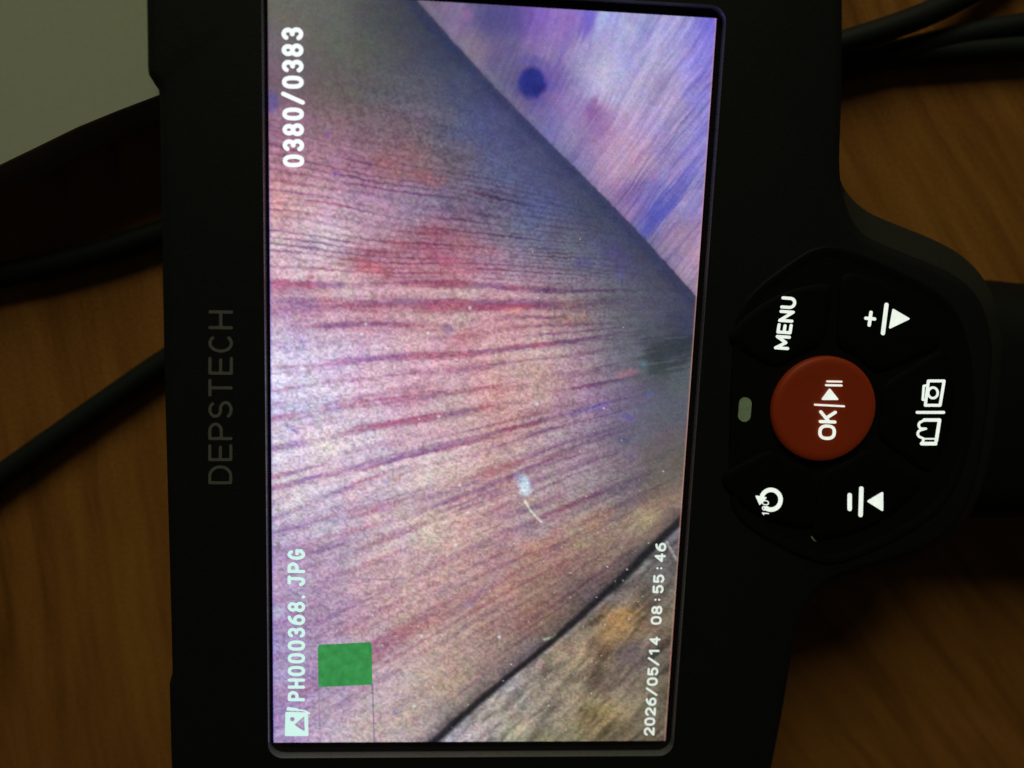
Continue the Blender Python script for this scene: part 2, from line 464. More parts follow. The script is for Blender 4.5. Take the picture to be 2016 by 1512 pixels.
MAIN = {  # y: [(x, r, g, b), ...] colours of the photographed board, spot by spot
 -10: [(540,104,104,92),(650,96,100,92),(740,76,78,80),(800,58,62,76)],
 30: [(545,108,104,92),(600,106,106,92),(650,96,100,92),(740,80,82,82),(800,64,66,78),(835,48,56,82)],
 100: [(545,116,100,116),(600,106,98,96),(650,96,98,88),(740,86,88,86),(820,70,72,92),(880,48,58,96),(905,36,52,98)],
 170: [(545,118,94,112),(600,112,94,98),(650,100,92,90),(740,92,90,90),(820,88,88,102),(900,72,74,116),(950,50,58,120),(975,36,46,112)],
 250: [(545,158,108,140),(600,142,106,124),(650,128,98,108),(740,120,96,104),(820,108,92,106),(900,88,88,116),(960,76,82,138),(1015,50,56,130),(1045,40,44,114)],
 320: [(545,172,118,134),(600,168,120,138),(650,164,116,142),(740,150,102,122),(820,136,94,102),(900,106,92,108),(980,84,88,134),(1050,72,78,132),(1095,52,56,114),(1118,44,50,104)],
 400: [(545,208,150,150),(600,200,162,168),(650,190,156,176),(740,172,126,154),(820,142,118,148),(900,112,96,124),(980,94,88,118),(1060,80,84,138),(1130,66,72,122),(1170,54,62,108),(1192,46,56,98)],
 470: [(545,206,168,176),(600,206,178,188),(650,196,172,184),(740,178,142,160),(820,158,112,132),(880,150,92,110),(960,124,102,120),(1040,96,96,128),(1120,90,92,112),(1200,70,74,112),(1250,50,56,98),(1272,44,50,94)],
 520: [(545,208,160,180),(600,206,172,182),(650,198,168,176),(740,178,116,136),(820,172,110,126),(900,170,98,122),(980,164,118,146),(1060,124,104,128),(1140,102,98,120),(1220,88,86,118),(1280,62,64,104),(1312,48,52,92)],
 580: [(545,212,176,194),(600,214,184,196),(650,216,182,190),(740,204,166,180),(820,198,156,168),(900,198,168,174),(980,192,152,164),(1060,164,128,150),(1140,118,106,124),(1220,98,96,110),(1300,78,82,98),(1350,48,54,92)],
 620: [(545,188,146,180),(600,184,138,166),(650,184,132,152),(740,184,124,140),(820,188,138,148),(900,194,154,160),(980,192,130,138),(1060,194,146,142),(1120,160,122,122),(1200,104,98,112),(1280,86,88,104),(1350,58,64,104)],
 680: [(545,202,190,222),(600,204,190,220),(650,206,186,212),(740,206,168,194),(820,206,166,176),(900,190,134,150),(980,200,156,162),(1060,196,164,166),(1140,152,126,144),(1220,108,106,122),(1280,88,94,106),(1350,62,72,88)],
 740: [(545,216,204,230),(600,216,202,228),(650,214,190,216),(740,212,168,190),(820,206,158,174),(900,202,156,168),(980,196,150,150),(1060,186,150,146),(1140,166,128,144),(1220,120,106,126),(1300,72,78,84),(1350,90,98,108)],
 800: [(545,202,186,222),(600,206,190,220),(650,206,190,214),(740,206,172,198),(820,198,158,172),(900,192,156,162),(980,202,150,148),(1060,184,148,148),(1140,162,122,152),(1220,116,100,132),(1300,90,92,118),(1345,84,92,106)],
 860: [(545,206,190,216),(600,212,194,206),(650,216,196,202),(740,206,182,202),(820,202,168,180),(900,202,166,174),(980,188,142,142),(1060,172,142,150),(1140,152,132,144),(1220,116,106,128),(1290,102,98,108),(1340,98,86,90)],
 920: [(545,216,200,214),(650,212,190,206),(740,206,182,194),(820,206,182,184),(900,206,176,174),(980,196,152,150),(1060,178,150,154),(1140,166,140,148),(1220,136,112,124),(1290,106,98,90),(1335,100,92,78)],
 980: [(545,212,196,204),(650,206,186,202),(740,202,176,188),(820,202,176,178),(900,202,172,168),(980,188,152,150),(1060,176,150,154),(1140,162,136,144),(1220,128,112,118),(1290,112,96,88),(1330,150,118,96)],
 1040: [(545,196,180,206),(650,192,172,198),(740,202,180,188),(820,206,186,184),(900,202,172,164),(980,192,152,150),(1060,158,138,152),(1140,168,136,118),(1220,158,138,114),(1290,150,120,96)],
 1100: [(545,182,156,192),(650,182,156,182),(740,196,166,178),(820,196,162,168),(900,192,152,150),(980,168,132,146),(1060,178,140,124),(1140,164,134,114),(1200,142,114,102),(1250,112,92,96)],
 1160: [(545,182,152,186),(650,182,152,178),(740,196,160,172),(820,192,156,162),(900,178,138,152),(980,190,150,138),(1060,152,122,114),(1140,112,90,98),(1180,96,82,90)],
 1220: [(545,168,142,186),(650,172,146,180),(740,186,150,168),(820,190,160,158),(900,182,150,148),(980,152,122,124),(1060,148,112,98),(1110,114,94,92)],
 1290: [(545,162,146,190),(650,172,150,184),(760,182,152,176),(840,186,156,162),(900,176,150,148),(960,162,136,132),(1020,132,116,118),(1050,120,106,108)],
 1350: [(545,166,150,190),(650,176,154,186),(760,182,160,186),(840,186,166,166),(900,176,156,138),(950,146,124,126),(985,122,108,112)],
 1410: [(545,166,142,186),(650,186,160,186),(740,186,166,176),(820,190,170,166),(870,156,138,146),(900,128,116,128)],
 1460: [(545,166,142,186),(650,182,160,186),(740,186,166,172),(800,176,160,164),(840,148,138,156)],
}
RIGHT = {
 -5: [(830,112,100,124),(900,132,112,160),(960,84,80,140)],
 30: [(850,112,102,128),(900,132,110,160),(960,78,76,134),(1000,84,76,154),(1060,116,84,184),(1100,152,112,204),(1135,146,108,206),(1160,104,80,212),(1185,168,186,236),(1250,154,154,224),(1330,160,158,226),(1400,112,102,226)],
 100: [(920,126,112,140),(1000,98,92,144),(1060,142,112,176),(1095,124,96,186),(1120,162,152,208),(1160,160,150,212),(1200,166,172,232),(1250,164,168,230),(1300,158,156,222),(1390,126,120,226)],
 170: [(985,96,92,140),(1010,112,102,152),(1090,104,80,168),(1120,154,146,198),(1200,182,180,228),(1250,174,162,214),(1300,166,152,208),(1390,142,132,224)],
 250: [(1060,104,98,160),(1090,116,110,182),(1120,140,126,188),(1150,160,144,196),(1165,138,86,162),(1240,182,156,206),(1320,166,152,208),(1390,130,126,222)],
 320: [(1135,110,104,170),(1180,166,136,182),(1220,186,156,196),(1250,182,150,194),(1320,142,126,196),(1380,132,126,208)],
 400: [(1205,134,112,172),(1235,156,118,168),(1265,116,98,186),(1290,74,86,192),(1320,146,124,200),(1360,162,156,208),(1390,132,122,214)],
 470: [(1275,108,108,160),(1320,152,122,168),(1350,162,132,176),(1378,176,152,192)],
 520: [(1325,132,118,162),(1350,152,136,172),(1374,176,146,186)],
 570: [(1360,142,126,166),(1374,150,130,170)],
}
LOWER = {
 1050: [(1325,96,92,98)],
 1100: [(1270,102,96,96),(1310,96,92,98)],
 1160: [(1200,112,108,108),(1240,108,98,94),(1300,106,100,94)],
 1220: [(1140,128,122,112),(1160,130,118,106),(1190,152,126,98),(1215,158,122,86),(1245,146,118,88),(1290,116,102,86)],
 1290: [(1075,140,130,118),(1130,148,128,108),(1180,150,126,98),(1200,140,118,94),(1240,104,92,94),(1300,100,90,82)],
 1350: [(1015,150,148,150),(1060,156,142,126),(1130,132,122,104),(1200,110,100,94),(1290,116,106,88)],
 1410: [(945,160,154,158),(970,166,150,140),(1040,142,132,118),(1120,130,116,108),(1170,146,124,84),(1200,132,114,84),(1290,116,106,88)],
 1462: [(890,160,158,170),(930,172,162,166),(1000,152,148,128),(1100,126,120,92),(1200,132,120,96),(1290,116,106,92)],
}
def spread(tab_, sig_y=30.0, sig_x=36.0):
    pts = np.array([(x, y, *lin((r, g, b_))) for y, row in tab_.items() for x, r, g, b_ in row])
    s = 6
    u, v = U[::s, ::s], Vv[::s, ::s]
    acc = np.zeros(u.shape + (3,)); wt = np.zeros(u.shape)
    for x, y, r, g, b_ in pts:
        k_ = np.exp(-0.5 * (((u - x) / sig_x) ** 2 + ((v - y) / sig_y) ** 2)) + 1e-9 / (1 + ((u - x) ** 2 + (v - y) ** 2) / 1e4)
        acc += k_[..., None] * np.sqrt([r, g, b_]); wt += k_
    c = (acc / wt[..., None]) ** 2
    yi = np.arange(SH[0]) / s; xi = np.arange(SH[1]) / s
    y0 = np.minimum(yi.astype(int), c.shape[0] - 2); x0 = np.minimum(xi.astype(int), c.shape[1] - 2)
    fy = (yi - y0)[:, None, None]; fx = (xi - x0)[None, :, None]
    return (c[y0][:, x0] * (1 - fx) + c[y0][:, x0 + 1] * fx) * (1 - fy) + (c[y0 + 1][:, x0] * (1 - fx) + c[y0 + 1][:, x0 + 1] * fx) * fy

def seg_d(u, v, pts):
    """distance to a polyline, and position 0..1 along it"""
    pts = np.asarray(pts, float); best = np.full(u.shape, 1e9); par = np.zeros(u.shape)
    L_ = np.r_[0, np.cumsum(np.linalg.norm(np.diff(pts, axis=0), axis=1))]
    for k in range(len(pts) - 1):
        a, b_ = pts[k], pts[k + 1]; d = b_ - a
        t = np.clip(((u - a[0]) * d[0] + (v - a[1]) * d[1]) / (d @ d), 0, 1)
        q = np.hypot(u - a[0] - t * d[0], v - a[1] - t * d[1])
        m = q < best
        best = np.where(m, q, best); par = np.where(m, (L_[k] + t * (L_[k + 1] - L_[k])) / L_[-1], par)
    return best, par

def side(u, v, pts):
    """signed offset in x from a polyline given top to bottom (positive: right of it)"""
    pts = np.asarray(pts, float)
    return u - np.interp(v, pts[:, 1], pts[:, 0])

def paint():
    # small wobble so that nothing follows a ruler
    wob = vnoise(SH, (60, 60), 3, 2); wob2 = vnoise(SH, (14, 14), 4, 2)
    fuzz = vnoise(SH, (4, 4), 8, 1)
    u = U + 4 * wob + 2.0 * wob2
    v = Vv + 2.2 * vnoise(SH, (70, 70), 5, 1) + 0.8 * vnoise(SH, (12, 12), 6, 2) + 0.9 * fuzz
    DIAG = [(802, -20), (820, 0), (902, 92), (982, 180), (1068, 266), (1156, 354), (1242, 442), (1308, 514), (1369, 582), (1430, 650)]
    CRACK = [(1400, 968), (1338, 1028), (1249, 1117), (1183, 1178), (1082, 1268), (950, 1376), (860, 1458), (800, 1512)]
    u1 = U + 1.0 * wob + 1.5 * fuzz; v1 = Vv
    d_diag = side(u1, v1, DIAG)
    d_crk = side(U + 1.5 * wob2 + 2 * wob, Vv, CRACK)
    m_right = ease(-3, 4, d_diag) * (Vv < 720)
    m_low = ease(-1.5, 2, d_crk - 3) * (Vv > 900)
    main = spread(MAIN)
    gd = (0.55 * np.exp(-np.clip(-d_diag, 0, 400) / 190.0))[..., None]           # the dusk beside the joint is close to grey
    main = main * (1 - gd) + main.mean(-1, keepdims=True) * np.array([0.97, 0.99, 1.14]) * gd
    rgt = spread(RIGHT, 26, 26); low = spread(LOWER, 28, 28)

    # --- board in the middle: fanning grain; g is the height of a grain line at the left edge
    kk = 0.00068
    g = 590 + (v - 590) / np.maximum(0.30, 1 - kk * (u - 540))
    g = g + 7 * noise2(u / 220, g / 80, 21)
    along = u
    near = 1 - ease(0, 1, (np.maximum(0, 240 - (-d_diag)) / 200)) * 0.85          # grain dies out in the dusk beside the joint
    near *= 1 - 0.8 * ease(1130, 1300, U) * ease(560, 640, Vv) * (1 - ease(850, 980, Vv))
    near *= ease(120, 330, Vv + 0.25 * (U - 540))
    upper = 1 - ease(515, 575, g)
    fine_l = noise1(g / 13.0, 31, 2) * (0.6 + 0.4 * noise2(along / 90, g / 40, 32))
    mid_l = noise1(g / 34.0, 33, 3) * (0.7 + 0.5 * noise2(along / 140, g / 60, 34))
    broken = noise2(along / 60, g / 6.0, 35)
    broken2 = noise2(along / 120, g / 17.0, 36)
    gw = g + 2.2 * noise2(along / 90, g / 40, 37) + 0.9 * fuzz
    rip = 0.5 + 0.5 * np.cos(2 * math.pi * (gw / 14.2 + 0.9 * noise2(along / 260, g / 55, 38)))
    rip = rip ** 1.5 * (0.35 + 0.65 * np.clip(0.6 + 0.8 * noise2(along / 110, g / 15, 39), 0, 1.3))
    a = (0.80 * (rip - 0.30) * upper * ease(180, 300, g) + 0.26 * np.clip(-mid_l, -0.5, 1) * (1 - 0.45 * upper)
         + 0.14 * np.clip(-fine_l, -0.5, 1) + 0.18 * broken + 0.22 * broken2) * near - 0.09 * near
    rip2 = 0.5 + 0.5 * np.cos(2 * math.pi * (gw / 33.0 + 1.3 * noise2(along / 420, g / 90, 47)))
    rip2 = rip2 ** 1.4 * np.clip(0.55 + 1.0 * noise2(along / 130, g / 26, 48), 0, 1.4)
    a = a + 0.46 * (rip2 - 0.24) * (1 - upper) * near
    for gi, wd_, st in [(555,4,.55),(604,9,.42),(650,4,.30),(690,3,.14),(726,5,.55),(767,5,.48),(790,4,.14),(826,6,.38),(850,4,.14),(886,6,.34),(925,6,.2),(963,5,.48),(1000,5,.32),(1024,5,.30),(1060,7,.2),
                        (1095,6,.18),(1145,6,.42),(1200,8,.2),(1265,6,.40),(1300,6,.12),(1340,9,.15),(1390,6,.2),(1433,3.2,.42),(1500,8,.2),(1110,4,.2),(1170,4,.22),(1232,5,.24),(1370,5,.18),(1410,4,.18),(1465,5,.18),(1545,6,.2),(1600,6,.18)]:
        k_ = np.exp(-(np.abs(gw - gi + 2.6 * noise2(along / 240, g * 0 + gi, 44)) / (wd_ * 2.15)) ** 1.9)
        a = a + k_ * st * 1.55 * near * np.clip(0.80 + 0.42 * noise2(along / 150, g * 0 + gi / 7.0, 45) + 0.30 * noise2(along / 16, g / 6, 46), 0, 1.4)
        a = a - 0.24 * np.exp(-((gw - gi - wd_ * 4.2) / (wd_ * 2.2)) ** 2) * near * (st > .3)
    a *= 1 - 0.35 * ease(950, 1150, Vv)
    def line(pts, wd, s, mod=35):
        nonlocal a
        lo_ = np.min(pts, 0) - 40; hi_ = np.max(pts, 0) + 40
        ys, xs = np.where((U > lo_[0]) & (U < hi_[0]) & (Vv > lo_[1]) & (Vv < hi_[1]))
        if not len(ys): return
        sl = (slice(ys.min(), ys.max() + 1), slice(xs.min(), xs.max() + 1))
        d, t = seg_d(u[sl], v[sl], pts)
        k_ = np.exp(-(d / wd) ** 2) * ease(0, 0.12, t) * (1 - ease(0.8, 1.0, t) * 0.9) * (0.75 + 0.4 * noise2(u[sl] / mod, v[sl] / 9, 41))
        a[sl] = a[sl] + 1.1 * s * k_
    for pts, wd, s in [
        ([(780,656),(830,652),(865,645),(900,648)], 5, .5), ([(520,592),(612,600),(640,612)], 6, .2), ([(560,836),(592,848)], 4, .3), ([(520,935),(560,932),(600,938)], 6, .2),
        ([(1080,790),(1130,776),(1230,750)], 6, .3), ([(1130,1000),(1190,972),(1230,960),(1300,925)], 8, .3), ([(1090,1010),(1140,990),(1200,960)], 10, .2), ([(1010,1070),(1050,1040),(1150,985)], 12, .22), ([(960,1100),(1010,1070)], 14, .2),
        ([(1000,1160),(1080,1130),(1150,1090),(1230,1060)], 8, .2), ([(1120,1150),(1190,1110),(1270,1070)], 12, .22), ([(940,606),(1010,606),(1080,603),(1140,612)], 5, .3), ([(950,548),(1010,551)], 5, .3),
        ([(600,425),(628,430)], 5, .3), ([(535,420),(606,426)], 3, .26), ([(650,400),(712,410)], 4, .26), ([(770,455),(842,462)], 4.5, .42),
        ([(740,474),(830,480),(910,486),(1000,500)], 3.5, .32), ([(700,508),(780,515),(860,522),(1000,540)], 4, .42), ([(690,530),(760,536),(880,540)], 3.5, .34),
        ([(680,500),(720,498),(780,496)], 9, .3), ([(820,450),(850,456),(876,462)], 9, .28), ([(560,365),(700,392),(820,410)], 4, .26),
        ([(540,345),(700,365),(900,410)], 4, .26), ([(540,320),(640,336),(800,372)], 4, .28), ([(540,290),(640,300),(760,330)], 4, .28), ([(530,268),(600,270)], 4, .25),
        ([(620,440),(700,450),(770,458)], 3, .22), ([(540,482),(620,492),(700,500)], 3, .22), ([(600,490),(632,492)], 4, .3), ([(530,450),(600,460),(640,468)], 3, .24),
    ]: line(pts, wd, s)
    a = np.clip(a, -0.45, 0.9); a = np.where(a > 0.52, 0.52 + (a - 0.52) * 0.45, a)
    dark = np.clip(a, 0, 1)[..., None]; lite = np.clip(-a, 0, 1)[..., None]
    red = (ease(-0.3, 0.5, noise2(u / 60, g / 18.0, 51)) * (1 - ease(1050, 1250, U)))[..., None]
    tint = np.array([0.44, 0.98, 0.74]) * red + np.array([0.74, 0.98, 0.56]) * (1 - red)
    main = main * (1 - dark * tint) * (1 + lite * np.array([0.35, 0.45, 0.38]))
    grey = main.mean(-1, keepdims=True); main = (main * 0.97 + grey * 0.03) * (np.array([0.985, 0.985, 1.0]) + ease(950, 1250, Vv)[..., None] * np.array([0.05, 0.025, -0.10]) * ease(560, 760, U)[..., None])
    tear = noise2(u / 34, g / 8.0, 52) + 0.6 * noise2(u / 14, g / 16.0, 53)
    # blotches of colour left by the picture's compression
    def blob(img, x, y, rx, ry, col, s, ang=0.0, soft=0.9, tr=None):
        c_, s_ = math.cos(ang), math.sin(ang)
        dx, dy = u - x, v - y
        q = np.hypot((dx * c_ + dy * s_) / rx, (-dx * s_ + dy * c_) / ry) + 0.12 * wob2 + (0.42 * tear if tr is None else tr)
        k_ = (s * (1 - ease(1 - soft * 0.8, 1 + soft * 0.5, q)))[..., None]
        return img * (1 - k_) + lin(col) * k_
    for x, y, rx, ry, col, s, an in [(745,498,70,14,(150,78,92),.5,-.12),(800,478,70,10,(152,84,96),.4,.1),(700,512,46,8,(152,80,96),.45,-.1),(720,525,30,14,(186,88,106),.5,0),(862,458,34,11,(156,84,98),.5,0.15),(870,512,40,9,(178,94,118),.45,0.1),
        (925,488,60,14,(168,104,116),.38,.15),(905,540,60,12,(190,110,128),.35,0),(612,542,12,8,(190,104,116),.6,0),(762,538,14,8,(160,86,84),.5,0),(770,334,44,14,(148,102,98),.4,0.3),(758,312,26,14,(156,98,104),.4,.3),
        (842,350,30,14,(156,88,92),.4,.2),(925,665,30,16,(176,104,114),.42,0),(880,647,16,10,(128,92,134),.55,0),(920,700,20,10,(170,100,120),.4,0),(532,200,16,22,(78,76,156),.55,0.4),(645,260,10,8,(138,92,158),.5,0),
        (660,342,12,8,(128,86,166),.5,0),(900,265,24,16,(78,84,130),.25,0),(945,240,28,40,(66,72,126),.28,-.6),(1080,480,26,22,(84,86,132),.35,0),(1045,410,30,40,(82,88,138),.3,.5),(1150,515,26,18,(88,88,142),.45,0),
        (1220,545,12,12,(92,88,142),.4,0),(1210,500,44,22,(74,70,122),.5,.6),(1010,614,26,8,(206,128,130),.45,0),(1125,625,34,9,(160,124,108),.42,0),(990,768,20,16,(200,128,126),.4,0),(1232,737,22,8,(172,108,126),.5,-.2),
        (1270,718,7,7,(104,140,172),.6,0),(1316,688,58,34,(46,52,58),.75,-.3),(1300,730,24,14,(58,68,70),.6,0),(1340,765,26,18,(84,96,100),.4,0),(1345,640,40,26,(52,54,82),.5,.4),(1290,650,50,24,(72,74,84),.4,-.2),(1165,806,44,7,(92,80,156),.45,-.25),(1280,775,10,10,(84,100,150),.55,0),
        (1240,822,14,8,(92,84,156),.5,0),(1228,868,16,10,(84,82,120),.5,0),(1240,898,14,10,(96,92,122),.4,0),(1330,905,14,10,(110,94,74),.4,0),(1250,948,60,16,(100,96,104),.4,-.4),(1268,1008,70,20,(166,134,112),.35,-.45),
        (1270,1020,30,18,(176,160,128),.5,-.4),(1180,1020,30,18,(172,122,98),.45,-.4),(1060,1075,50,14,(188,128,92),.35,-.5),(1028,1040,16,14,(146,126,152),.4,0),(757,948,9,7,(176,160,204),.6,0),(780,944,14,8,(182,128,128),.6,0),
        (760,1000,18,10,(178,142,170),.5,0),(700,1240,30,14,(196,134,138),.35,-.4),(880,1160,40,12,(146,124,148),.35,-.5),(780,1404,7,6,(138,128,176),.8,0),(925,1192,12,8,(150,132,164),.5,0),(960,1150,40,14,(150,128,152),.3,-.6),
        (548,1206,18,16,(190,192,216),.5,0),(575,846,16,5,(138,128,190),.6,.5),(555,860,30,14,(170,160,206),.4,0),(655,803,20,10,(158,144,190),.5,0),(618,618,30,10,(172,110,140),.4,0),(575,612,50,14,(168,128,170),.35,0),(655,610,14,10,(160,128,166),.5,0)]:
        main = blob(main, x, y, rx, ry, col, s, an)
    # pale scrap with a thread, and bright grains
    main = blob(main, 1030, 955, 13, 24, (206, 226, 240), .85, -.12, .7, 0.12 * tear)
    main = blob(main, 1021, 940, 10, 14, (150, 144, 184), .6, 0, .8, 0.1 * tear)
    d, t = seg_d(U, Vv, [(1033, 985), (1044, 1005), (1066, 1028)]); k_ = (np.exp(-(d / 2.4) ** 2) * .8)[..., None]
    main = main * (1 - k_) + lin((226, 216, 204)) * k_

    # --- bevelled lower edge of that board above the crack
    bev = np.clip((d_crk + 58) / 36, 0, 1) * (d_crk < 6) * (Vv > 1000)
    k_ = (bev ** 1.2 * 0.85 * (0.75 + 0.5 * wob2))[..., None]
    main = main * (1 - k_) + lin((82, 74, 80)) * k_ * (1 + 0.3 * wob2[..., None])

    # --- bluish board at the upper right
    tt = np.clip((u + v - 1180) / 560, 0, 1)
    g2 = u + (0.34 + 0.5 * tt) * v + 8 * wob
    al2 = v
    r1 = noise1(g2 / 9.0, 61, 2) * (0.5 + 0.5 * noise2(al2 / 60, g2 / 30, 62)); r2 = noise1(g2 / 30.0, 63, 2); r3 = noise2(al2 / 40, g2 / 6.0, 64)
    ar = (0.42 * r1 + 0.16 * r2 + 0.22 * r3 + 0.04) * (0.42 + 0.58 * ease(1200, 1400, u + 0.5 * v))
    drk = np.clip(-ar, 0, 1)[..., None]; lt = np.clip(ar, 0, 1)[..., None]
    rgt = rgt * (1 - drk * np.array([1.25, 1.2, 0.65])) * (1 + lt * np.array([1.0, 1.0, 0.55]))
    for x, y, rx, ry, col, s, an in [(1290,425,20,78,(58,72,186),.75,.74),(1330,385,14,70,(76,82,200),.6,.78),(1372,318,12,80,(96,92,208),.5,.75),(1386,262,10,70,(100,92,214),.4,.72),(1160,36,16,40,(92,70,210),.6,.3),(1190,25,11,50,(176,206,244),.6,.33),
        (1110,60,20,34,(146,100,196),.4,.3),(1065,22,14,16,(126,92,210),.4,.2),(920,28,14,10,(160,108,170),.5,0),(975,35,40,26,(72,72,142),.45,.2),(1100,158,26,40,(104,80,170),.6,.1),(1060,122,34,12,(74,78,168),.5,.2),(1078,205,20,12,(108,92,164),.4,0),(1165,215,14,22,(130,84,164),.6,.3),(1105,100,9,60,(92,84,196),.35,.42),
        (1080,190,26,12,(150,112,172),.4,0),(1200,150,40,30,(186,188,232),.4,0),(1222,300,44,40,(190,160,196),.35,0),(1395,50,18,30,(104,96,226),.5,.2),(1345,105,20,16,(172,150,206),.4,.3),(1240,60,12,14,(186,190,238),.5,.2),(1270,250,8,60,(142,120,190),.35,.7),(1240,330,8,50,(160,110,160),.4,.7)]:
        rgt = blob(rgt, x, y, rx, ry, col, s, an, 1.0, 0.35 * r3)
    q = np.hypot((u - 1048) / 27, (v - 165) / 33) + 0.10 * wob2
    k_ = (0.95 * (1 - ease(0.72, 1.22, q - 0.10 * wob2 + 0.05 * fuzz)))[..., None]
    rgt = rgt * (1 - k_) + lin((26, 42, 140)) * k_ * (1 + 0.3 * wob2[..., None])
    k_ = (0.5 * (1 - ease(0.9, 2.0, q)))[..., None]
    rgt = rgt * (1 - k_ * np.array([.5, .45, .1]))
    gr_ = rgt.mean(-1, keepdims=True); rgt = (rgt * 0.86 + gr_ * 0.14) * np.array([0.97, 0.92, 0.90])
    # pale lip along the joint
    k_ = (np.exp(-((d_diag - 12) / 9) ** 2) * 0.22 * (0.6 + 0.6 * wob))[..., None]
    rgt = rgt * (1 - k_) + lin((128, 138, 160)) * k_

    # --- lower plank
    gl = u * 0.70 + v * 0.72 + 8 * wob
    l1 = noise2(gl / 7, (u - v) / 50, 71); l2 = noise2(gl / 22, (u - v) / 80, 72)
    al_ = (0.40 * l1 + 0.42 * l2)[..., None]
    low = low * np.clip(1 + al_, 0.4, 1.6)
    low = blob(low, 1215, 1228, 44, 26, (172, 126, 78), .45, -.7); low = blob(low, 1235, 1290, 40, 20, (92, 82, 88), .6, -.6); low = blob(low, 1190, 1395, 16, 12, (160, 142, 96), .45, 0)
    low = blob(low, 1215, 1180, 30, 16, (112, 108, 110), .5, 0)
    for p, wd, c_, s in [([(1072,1259),(1090,1254),(1094,1250)], 2.6, (190,190,170), .8), ([(1312,1066),(1322,1084),(1332,1102)], 2.4, (170,170,166), .7)]:
        d, t = seg_d(U, Vv, p); k_ = (np.exp(-(d / wd) ** 2) * s)[..., None]
        low = low * (1 - k_) + lin(c_) * k_; main = main * (1 - k_) + lin(c_) * k_

    img = main * (1 - m_right[..., None]) + rgt * m_right[..., None]
    img = img * (1 - m_low[..., None]) + low * m_low[..., None]
    # dark joint lines
    k_ = (np.exp(-((d_diag + 14) / 16) ** 2) * 0.38 * (Vv < 760))[..., None]
    img = img * (1 - k_) + lin((34, 42, 92)) * k_
    cw = np.interp(Vv, [1000, 1150, 1300, 1470], [14, 14, 11, 15])
    k_ = (np.exp(-((d_crk + 2) / cw) ** 4) * 0.94 * (Vv > 950))[..., None]
    img = img * (1 - k_) + lin((26, 27, 32)) * k_
    k_ = (np.exp(-((d_crk - 15) / 6) ** 2) * 0.22 * (0.7 + wob2) * (Vv > 1000))[..., None]
    img = img * (1 - k_) + lin((160, 168, 186)) * k_

    # --- roughness of the photographed wood, picture noise, bright grains
    rough = 0.75 * vnoise(SH, (2.2, 2.6), 81, 1) + 0.5 * vnoise(SH, (5, 7), 82, 2)
    rough = rough + 0.9 * np.clip(vnoise(SH, (2.5, 2.5), 83, 1) - 0.4, 0, 1)
    amt = 0.37 * (1 - 0.30 * m_right) * (0.30 + 0.70 * near)
    amt = np.where(m_low > .5, 0.38, amt)
    img = img * np.clip(1 + (amt * rough)[..., None] * np.array([1, 1.05, 1.0]), 0.3, 1.8)
    chroma = np.stack([vnoise(SH, (9, 9), 90 + i, 2) for i in range(3)], -1) - vnoise(SH, (9, 9), 95, 2)[..., None] * 0.4
    img = img * (1 + 0.08 * chroma)
    big = np.stack([vnoise(SH, (26, 30), 190 + i, 2) for i in range(3)], -1)
    img = img * (1 + 0.07 * big)
    r = np.random.default_rng(99)
    img = img * (1 + 0.07 * r.standard_normal(SH)[..., None] + 0.03 * r.standard_normal(SH + (3,)))
    for _ in range(420):
        x, y = r.uniform(560, 1320), r.uniform(400, 1450)
        if r.random() > 0.25 + 0.75 * ease(600, 1000, y): continue
        iy = int(np.clip((y - (-17)) / 1477 * NY, 2, NY - 3)); ix = int(np.clip((x - 532) / 830 * NX, 2, NX - 3))
        if m_right[iy, ix] > 0.5 or near[iy, ix] < 0.3: continue
        s = r.uniform(0.12, 0.55); hgt, wdt = r.integers(1, 3), r.integers(1, 3)
        img[iy:iy + hgt, ix:ix + wdt] = img[iy:iy + hgt, ix:ix + wdt] * (1 - s) + lin((236, 232, 228)) * s
    for x, y, s in [(830,1252,.9),(983,1254,.9),(815,1390,.7),(897,1073,.9),(905,955,.8),(925,606,.7),(720,638,.6),(712,658,.9),(1057,795,.8),(843,656,.9),(864,820,.7)]:
        d2 = np.hypot(U - x, Vv - y); k_ = (np.exp(-(d2 / 2.8) ** 2) * s)[..., None]
        img = img * (1 - k_) + lin((238, 240, 240)) * k_
    # hair lines that drop from the green block
    for p, c_, s in [([(627, 1352), (631, 1462)], (150, 106, 150), .5), ([(733, 1346), (737, 1462)], (70, 66, 120), .75), ([(705, 1140), (776, 1141)], (120, 96, 120), .5)]:
        d, t = seg_d(U, Vv, p); k_ = (np.exp(-(d / 1.3) ** 2) * s)[..., None]
        img = img * (1 - k_) + lin(c_) * k_
    # blue fringe down the left edge, warm one down the right edge
    e_l = (GX + W2); e_r = (W2 - GX)
    k_ = (np.exp(-(e_l / 0.16) ** 2) * 0.55 * ease(250, 420, Vv))[..., None]; img = img * (1 - k_) + lin((84, 92, 206)) * k_
    k_ = (np.exp(-(e_r / 0.14) ** 2) * 0.6)[..., None]; img = img * (1 - k_) + lin((216, 150, 134)) * k_
    return np.clip(img, 0.001, 1.0)

